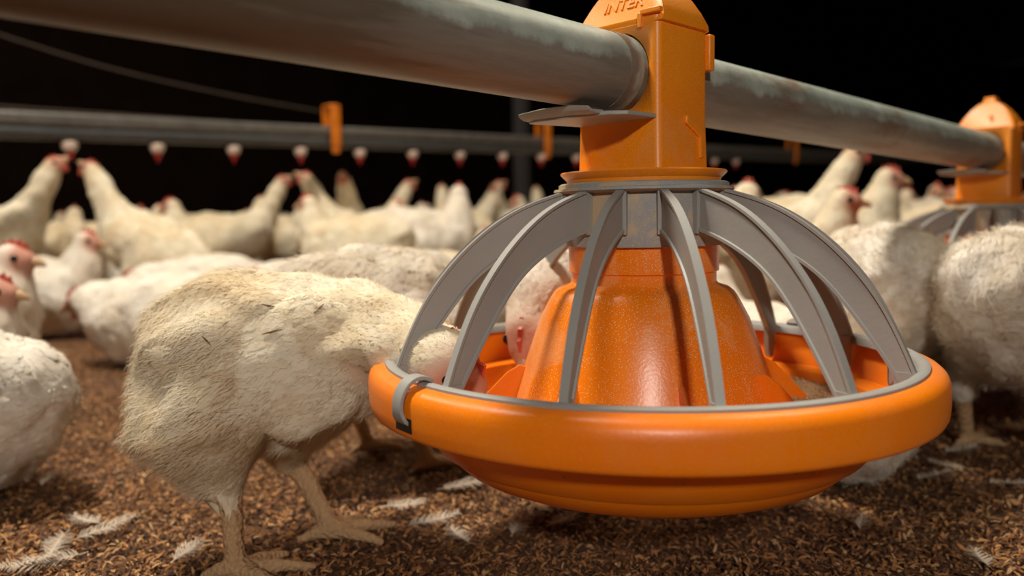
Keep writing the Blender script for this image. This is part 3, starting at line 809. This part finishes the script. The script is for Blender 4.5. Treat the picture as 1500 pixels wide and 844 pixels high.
def std_legs(z=.105, x=.0, y=.042, ty=0.0, spread=0):
    return [((x, s * y, z + .02), (x - .022, s * (y + .004), .066), (x + .002 + spread * s, s * (y + .006), .012), ty) for s in (1, -1)]
BODY = [(-.118, 0, .178, .020), (-.085, 0, .168, .045), (-.035, 0, .152, .066), (.02, 0, .145, .069), (.062, 0, .150, .054)]
BODY_LO = [(-.118, 0, .098, .018), (-.085, 0, .088, .042), (-.035, 0, .074, .066), (.02, 0, .070, .069), (.060, 0, .076, .054)]
V = {}
V['stand'] = make_chicken(BODY + [(.088, 0, .182, .034), (.098, 0, .216, .024)], ((.108, 0, .246), 0, -.1), std_legs())
V['stand_turn'] = make_chicken(BODY + [(.086, .004, .184, .033), (.090, .010, .220, .023)], ((.094, .020, .250), 1.1, -.15), std_legs(), mat=M_feather2)
V['reach'] = make_chicken([(-.105, 0, .135, .020), (-.078, 0, .140, .045), (-.035, 0, .150, .064), (.015, 0, .168, .066), (.054, 0, .190, .052), (.082, 0, .226, .033), (.106, 0, .268, .0235), (.124, 0, .304, .0195)], ((.140, 0, .328), 0, .65), std_legs(), comb=.8)
V['rest'] = make_chicken(BODY_LO + [(.084, 0, .108, .034), (.092, 0, .140, .024)], ((.102, 0, .168), 0, -.1), None, mat=M_feather2)
V['rest_turn'] = make_chicken(BODY_LO + [(.082, -.004, .108, .034), (.088, -.010, .138, .024)], ((.092, -.022, .165), -1.2, -.1), None)
V['rest_low'] = make_chicken(BODY_LO + [(.088, 0, .092, .036), (.108, 0, .100, .025)], ((.130, 0, .100), 0, -.35), None, mat=M_feather2)
V['feed'] = make_chicken(BODY + [(.098, 0, .152, .036), (.128, 0, .150, .024)], ((.158, 0, .137), 0, -.75), std_legs(), mat=M_feather2, ns=14000, slen=1.9)
V['feed_pan'] = make_chicken(BODY + [(.098, 0, .178, .036), (.132, 0, .194, .025), (.155, 0, .188, .021)], ((.172, 0, .160), 0, -1.05), std_legs(), mat=M_feather2, comb=.5, headsc=1.1)

used = set()
def put(kind, x, y, yaw, s, label, z=0):
    src = V[kind]
    if kind in used:
        r = link(src.copy())
        for ch in src.children: link(ch.copy(), r)
    else: r = src; used.add(kind)
    r.location = (x, y, z); r.rotation_euler = (0, 0, math.radians(yaw)); r.scale = (s, s, s)
    tag(r, label, 'chicken', 'white broiler chickens of the flock')
    placed.append((x, y)); return r
placed = []; queue = []
def putp(kind, px, d, yaw, s, label):
    s *= 1 + .12 * min(1, max(0, (d - 1.3) / .6)); queue.append([kind, px, d, yaw, s, label])
def circles(q):
    p = at(q[1], 380, q[2]); a = math.radians(q[3]); c, sn = math.cos(a) * q[4], math.sin(a) * q[4]
    return [(p.x + c * k, p.y + sn * k, r * q[4]) for k, r in ((-.075, .052), (-.02, .068), (.045, .062), (.095, .03))]
FIXED = [(FX, FY, .172), (.083, .735, .10), (FX + PD.x * SP, FY + PD.y * SP, .172), (at(765, 300, 4.0).x, at(765, 300, 4.0).y, .06)]
def depth_in(a, b):
    return max(ra + rb - math.hypot(xa - xb, ya - yb) for xa, ya, ra in a for xb, yb, rb in b)
def relax():
    LOCK = [q[2] < 1.3 for q in queue]
    for it in range(60):
        moved = 0; C = [circles(q) for q in queue]
        for i in range(len(queue)):
            for F_ in FIXED[2:]:
                o = depth_in(C[i], [F_])
                if o > 0: queue[i][2] += (.02 if queue[i][2] > math.hypot(F_[0], F_[1]) else -.02); moved += 1
            for j in range(i):
                o = depth_in(C[i], C[j])
                if o > .002:
                    near, far = (i, j) if queue[i][2] < queue[j][2] else (j, i)
                    lock = LOCK[near]; k = o * .6 + .003
                    if LOCK[far]: continue
                    queue[far][2] += k * (1 if lock else .6); moved += 1
                    if not lock: queue[near][2] -= k * .4
        if not moved: break
    print('relax', it, moved, [(q[0], q[1], round(q[2], 2)) for q in queue if q[1] > 1000])

# ---- hero bird feeding at the left of the pan, built to its pose
def hero():
    P = lambda px, py, d, r: (*at(px, py, d), r)
    sp = [P(284, 508, .545, .027), P(312, 506, .55, .041), P(358, 510, .56, .0485), P(418, 515, .57, .0505), P(478, 515, .565, .0455), P(525, 500, .55, .036), P(566, 500, .53, .0265), P(608, 512, .508, .0235)]
    hd = at(655, 540, .478)
    tgt = at(705, 598, .472); dv = (tgt - hd).normalized()
    hy = math.atan2(dv.y, dv.x); hpi = math.asin(dv.z)
    nf_ = on_z(345, 828, .012); ff_ = on_z(484, 772, .012)
    legs = [((at(312, 612, .54)), at(335, 698, .545), nf_, .25), (at(425, 600, .60), at(428, 668, .62), ff_, .45)]
    legs = [(tuple(a), tuple(b), tuple(c), d) for a, b, c, d in legs]
    bald = [(tuple(at(530, 572, .50)), .020)]
    ex = [(tuple(at(234, 566, .545)), tuple(at(252, 608, .54)), .019, .022), (tuple(at(250, 608, .54)), tuple(at(300, 630, .54)), .024, .034)]
    r = make_chicken(sp, (tuple(hd), hy, hpi), legs, res=.003, nf=2300, ns=26000, slen=1.35, flen=.034, mat=M_feather, comb=.5, tailup=-1.4, bald=bald, headsc=1.18, eye_r=.003, thr=.042, extra=ex, lift=.0011, wr=(.030, .044, .026), wdz=(.0, -.002, -.012), soft=.45)
    tag(r, 'cream broiler standing left of the feeder with its head inside the pan', 'chicken', 'white broiler chickens of the flock')
    return r
HERO = hero()
def straw_bits():
    vs = []; fs = []
    for c in HERO.children:
        if c.name.split('.')[0] in ('body', 'wing', 'plumage'):
            k = len(vs); vs += [v.co for v in c.data.vertices]; fs += [tuple(k + i for i in p.vertices) for p in c.data.polygons]
    tr = BVHTree.FromPolygons(vs, fs)
    for px, py, L, ang, txt in ((395, 448, .010, 8, 'short brown husk on the middle of the feeding bird back'), (467, 452, .009, -50, 'thin red brown straw on the shoulder of the feeding bird'), (398, 486, .013, -15, 'longest straw stuck above the wing of the feeding bird'), (303, 500, .008, 50, 'small dark husk on the rump side of the feeding bird')):
        o0 = Vector((0, 0, H)); d = (at(px, py, 1) - o0).normalized(); hit, nr, _, _ = tr.ray_cast(o0, d)
        if hit is None: continue
        a = math.radians(ang); t_ = (CR * math.cos(a) - CU * math.sin(a)); t_ = (t_ - nr * t_.dot(nr)).normalized(); c = hit - d * .0012
        bm = tube(bmesh.new(), [c - t_ * L / 2, c + nr * .0008, c + t_ * L / 2], [.0003, .0007, .0002], 6)
        o = bm_obj('straw_husk', bm, M_husk); tag(o, txt, 'straw')
M_husk = simple('brown_husk', (.22, .09, .03), .8)
straw_bits()

exec_crowd = True
# ---- the named birds
putp('rest', -120, .70, 165, 1.08, 'dirty cream broiler resting at the lower left corner, its rump showing')
putp('rest_low', 232, 1.36, 178, 1.08, 'white broiler lying at left facing left, red face low')
putp('rest', -112, 1.08, 4, 1.16, 'white broiler at the left edge facing right with red comb, upper of two heads')
putp('rest', -140, .90, 3, .98, 'white broiler at the left edge facing right, lower and nearer of two heads')
putp('rest', 42, 1.72, 5, 1.12, 'white broiler, head up facing right, second head from the left edge')
putp('rest', 240, 2.0, 175, 1.1, 'red combed broiler facing left, nose to nose with the head-up bird')
putp('rest_low', 300, 1.66, 175, 1.12, 'white broiler lying low, long pale back left of the large feeding bird')
putp('rest_turn', 275, 1.98, -60, 1.1, 'broiler facing the lens with both eyes showing, left one of a pair')
putp('rest_low', 490, 1.62, 174, 1.15, 'white broiler lying just above the back of the large feeding bird')
putp('reach', -20, 1.92, 12, 1.05, 'broiler stretching its neck up to the first drinker nipple from the left side')
putp('reach', 228, 1.95, 168, 1.0, 'broiler stretching its neck up to the first drinker nipple from the right side')
putp('stand', 92, 2.35, 100, 1.0, 'broiler standing behind the two that drink at the first nipple')
putp('stand', 178, 2.55, 20, 1.02, 'broiler standing below the second nipple with its neck raised, facing right')
putp('stand', 316, 2.15, 178, 1.06, 'broiler below the third nipple facing left with a pink face')
putp('stand', 300, 3.0, 160, 1.1, 'distant broiler whose head rises between the second and third nipples')
putp('reach', 345, 2.22, 10, 1.0, 'broiler drinking at the fourth nipple from its left side')
putp('reach', 525, 2.30, 172, 1.0, 'broiler drinking at the fourth nipple from its right side')
putp('reach', 528, 2.62, 265, 1.0, 'broiler drinking upright at the fifth nipple with its pale throat showing')
putp('stand', 520, 2.1, 165, 1.03, 'broiler with bent neck left of the fifth nipple, facing left')
putp('stand', 520, 2.15, 15, 1.0, 'broiler right of the fifth nipple with a pink face turned right')
putp('reach', 540, 2.95, 15, 1.0, 'broiler drinking at the sixth nipple from its left side')
putp('stand_turn', 612, 2.1, 5, 1.1, 'pale broiler standing tall between the sixth and seventh nipples')
putp('reach', 655, 3.1, 100, .98, 'broiler with raised neck just left of the seventh nipple')
putp('stand', 683, 2.35, 110, 1.03, 'broiler standing right of the seventh nipple, seen from behind')
putp('reach', 680, 3.35, 20, 1.02, 'broiler drinking at the eighth nipple from its left side')
putp('reach', 745, 3.4, 250, .98, 'broiler drinking at the eighth nipple, pale breast towards the lens')
putp('reach', 793, 3.6, 95, 1.0, 'broiler drinking at the ninth nipple left of the orange tower')
putp('rest_turn', 640, 1.75, 10, 1.08, 'broiler with red comb in front of the standing rows, left of the grill')
putp('rest_low', 560, 1.55, 185, 1.1, 'white broiler lying behind the bright white bird at the grill')
putp('rest', 740, 1.6, 20, 1.1, 'white broiler resting behind the left ribs of the grill')
putp('rest_low', 720, 1.25, 160, 1.1, 'white broiler lying low behind the left ribs, nearer than the resting one')
putp('feed', 572, .775, 48, .97, 'bright white broiler standing behind the large feeding bird, left of the grill')
T_ = at(776, 478, .60); s_ = .96; yw = math.radians(246)
B_ = Vector((T_.x - .172 * s_ * math.cos(yw), T_.y - .172 * s_ * math.sin(yw), 0)); dB = (B_ - Vector((0, 0, H))).dot(fw)
put('feed_pan', B_.x, B_.y, 246, s_, 'white broiler feeding from the back of the pan, face beside the orange cone')
putp('feed', 1506, .75, 40, 1.0, 'large fluffy white broiler standing at the right edge by the pan')
putp('feed', 1282, .87, 80, 1.02, 'cream broiler seen from behind, between the grill and the right edge bird')
putp('stand', 1122, 1.20, -26, 1.04, 'broiler with dark eye and pale beak facing right above the grill')
putp('reach', 1128, 1.50, -14, 1.0, 'white broiler raising its head to the feed pipe between the two feeders')
putp('stand', 1200, 1.75, -20, 1.15, 'red combed broiler just behind the dark eyed one')
putp('stand', 1030, 1.22, 40, 1.1, 'white broiler with orange comb peeping over the right top of the grill')
putp('rest', 1110, .92, 105, .95, 'broiler seen through the right ribs with barred wing feathers')
putp('rest_low', 1235, .72, 80, .85, 'white broiler lying on the litter under the right rim of the pan')
putp('stand', 1175, 1.95, 160, 1.05, 'broiler with its head turned left, over the right shoulder of the grill')
putp('stand', 1380, 1.9, 170, 1.05, 'blurred broiler left of the far feeder, facing left')
putp('rest', 1400, 2.1, 10, 1.1, 'blurred broiler lying behind the far feeder collar')
# ---- the rest of the flock, row upon row
LM = [(101, 'first nipple'), (228, 'second nipple'), (338, 'third nipple'), (438, 'fourth nipple'), (526, 'fifth nipple'), (601, 'sixth nipple'), (669, 'seventh nipple'), (734, 'eighth nipple'), (793, 'ninth nipple'),
      (945, 'large feeder tower'), (1110, 'right shoulder of the grill'), (1168, 'farthest orange bracket'), (1300, 'middle of the far pipe'), (1440, 'far feeder')]
relax()
cand = []; busy = [circles(q) for q in queue] + [[f_] for f_ in FIXED]
kinds = ['rest', 'rest_low', 'stand', 'rest_turn', 'stand', 'stand_turn', 'feed']
for i in range(2500):
    d = 1.45 + 4.4 * (rng.random() ** 1.2); px = rng.uniform(-60, 1560); p = at(px, 360, d)
    if p.dot(PN) > 4.3: continue
    k = random.choice(kinds if d > 1.9 else kinds[:2] + ['rest_turn', 'rest_low']); yaw = random.choice([0, 180, 180, 0, 60, -90, 120, 90]) + random.uniform(-30, 30)
    yaw = (yaw + 180) % 360 - 180; sc_ = random.uniform(1.0, 1.18)
    c_ = circles((k, px, d, yaw, sc_ * 1.12))
    if any(depth_in(c_, b) > 0 for b in busy if abs(b[0][0] - p.x) < .5 and abs(b[0][1] - p.y) < .5): continue
    cand.append((px, d, k, yaw, sc_)); busy.append(c_)
    if len(cand) >= 150: break
cand.sort(key=lambda c: c[1]); cnt = {}
for px, d, k, yaw, sc_ in cand:
    row = 'middle rows' if d < 2.4 else ('back rows' if d < 3.6 else 'farthest rows')
    lm = min(LM, key=lambda q: abs(q[0] - px))[1]
    key = (lm, row); n = cnt.get(key, 0); cnt[key] = n + 1
    pose = {'rest': 'resting', 'rest_low': 'lying', 'stand': 'standing', 'rest_turn': 'resting', 'stand_turn': 'standing', 'feed': 'stooping'}[k]
    putp(k, px, d, yaw, sc_, f'broiler {pose} in the {row} by the {lm}, {ORD[n]} nearest')

for q in queue:
    p = at(q[1], 380, q[2]); put(q[0], p.x, p.y, q[3], q[4], q[5])

# ------------------------------------------------------------------ litter shavings and feathers
def shavings(n=78000):
    px = np.where(rng.random(n) < .75, rng.uniform(-60, 1560, n), rng.uniform(-500, 2100, n)); y = .46 + 1.15 * rng.random(n) ** 1.5
    x = (px - 750) / F_PX * y; z = rng.uniform(-.002, .0035, n)
    L = rng.uniform(.0012, .0042, n); Wd = rng.uniform(.0005, .0012, n); a = rng.uniform(0, 2 * np.pi, n); tl = rng.normal(0, .35, n)
    d = np.stack([np.cos(a) * np.cos(tl), np.sin(a) * np.cos(tl), np.sin(tl)], 1); s = np.stack([-np.sin(a), np.cos(a), rng.normal(0, .4, n)], 1); u = np.cross(d, s)
    C = np.stack([x, y, z + .0008], 1); L = L[:, None]; Wd = Wd[:, None]
    bow = u * L * .25
    Vv = np.stack([C - d * L - s * Wd * .5, C - d * L + s * Wd * .5, C + s * Wd + bow, C - s * Wd + bow, C + d * L + s * Wd * .4, C + d * L - s * Wd * .4], 1).reshape(-1, 3)
    b = np.arange(n)[:, None] * 6
    F = np.concatenate([b + np.array([0, 1, 2, 3]), b + np.array([3, 2, 4, 5])])
    o = obj('wood_shavings', Vv, F, M_shav, None, True, {'rnd': np.repeat(rng.random(n), 6)})
    tag(o, 'brown shavings and husks strewn over the litter floor', 'litter', None, 'stuff')
shavings()
def loose_feather(L, W, barbs=46, curl=.3):
    Vv = []; F = []
    def strip(a, b, w0, w1, up=(0, 0, 1)):
        a = Vector(a); b = Vector(b); s = (b - a).cross(Vector(up)).normalized(); k = len(Vv)
        Vv.extend([a - s * w0, a + s * w0, b + s * w1, b - s * w1]); F.append((k, k + 1, k + 2, k + 3))
    sp = [(L * (i / 10), .12 * L * math.sin(i / 10 * 2.4) * curl, .002 + .10 * L * (i / 10) ** 2) for i in range(11)]
    for i in range(10): strip(sp[i], sp[i + 1], .0004 * (1.2 - i / 10), .0004 * (1.1 - i / 10))
    for i in range(barbs):
        t = .12 + .88 * i / barbs; j = min(int(t * 10), 9); f_ = t * 10 - j; p = Vector(sp[j]).lerp(Vector(sp[j + 1]), f_)
        w_ = W * math.sin(min(1, t * 1.15) * math.pi * .93) ** .6
        for s in (1, -1):
            q = p + Vector((w_ * .55 + random.uniform(-.002, .002), s * w_ * random.uniform(.75, 1.05), random.uniform(-.0005, .0035)))
            m = p.lerp(q, .5) + Vector((-w_ * .08, 0, .0012)); strip(p, m, .00035, .0003); strip(m, q, .0003, .00012)
    return Vv, F
FT = [(105, 795, .045, .012, 30), (130, 812, .055, .013, 210), (70, 820, .036, .011, 100), (250, 828, .028, .009, 60), (150, 770, .03, .010, 160), (748, 790, .042, .010, 70), (800, 775, .032, .010, 30),
      (590, 775, .045, .010, 15), (560, 745, .040, .010, -20), (1260, 780, .028, .007, 60), (1290, 715, .048, .012, 160), (1340, 705, .045, .014, 20), (1440, 710, .05, .010, -10), (1420, 690, .035, .010, 170), (1380, 665, .04, .012, 10),
      (300, 520 + 0, .05, .01, 0), (160, 655, .03, .010, 40), (1450, 835, .026, .009, 80), (180, 540, .06, .012, 10), (240, 648, .03, .005, 20), (640, 720, .05, .011, 5), (690, 800, .035, .010, 120), (60, 715, .035, .008, 100), (20, 835, .03, .01, 20)]
WHERE = {0: 'large white feather in the lower left corner, uppermost of the clump', 1: 'long white feather lying across the clump at lower left', 2: 'small white feather at the left end of the lower left clump', 3: 'downy feather on the litter left of the near foot', 4: 'pale feather just behind the lower left clump',
         5: 'tan feather under the front of the pan', 6: 'downy feather beneath the pan, right of the tan one', 7: 'long feather on the litter right of the chicken feet', 8: 'feather between the chicken feet and the pan', 9: 'slim white feather lying below the right underside of the pan', 10: 'feather beside the lying bird under the right rim',
         11: 'bushy white feather on the litter right of the pan base', 12: 'long white feather near the right edge of the litter', 13: 'feather right of the pan, below the large right bird', 14: 'downy feather tucked below the right rim of the pan', 15: 'feather behind the large feeding bird', 16: 'small pale feather on the litter behind the lower left corner clump',
         17: 'downy tuft at the bottom right corner', 18: 'faint feather on the open litter at left, before the lying bird', 19: 'short quill on the litter below the tail of the large feeding bird', 20: 'feather in the shade under the left of the pan', 21: 'downy feather in front of the pan at the bottom', 22: 'feather under the rump of the lower left bird', 23: 'small feather at the very bottom left corner'}
for i, (px, py, L, W, a) in enumerate(FT):
    p = on_z(px, py, .003); vv, ff = loose_feather(L, W)
    o = obj('loose_feather', [tuple(v) for v in vv], ff, M_down, None, False); o.location = p; o.rotation_euler = (random.uniform(-.15, .15), random.uniform(-.1, .1), math.radians(a))
    tag(o, WHERE[i], 'feather', 'loose feathers on the litter')
print('objects', len(bpy.data.objects), 'crowd', len(cand))
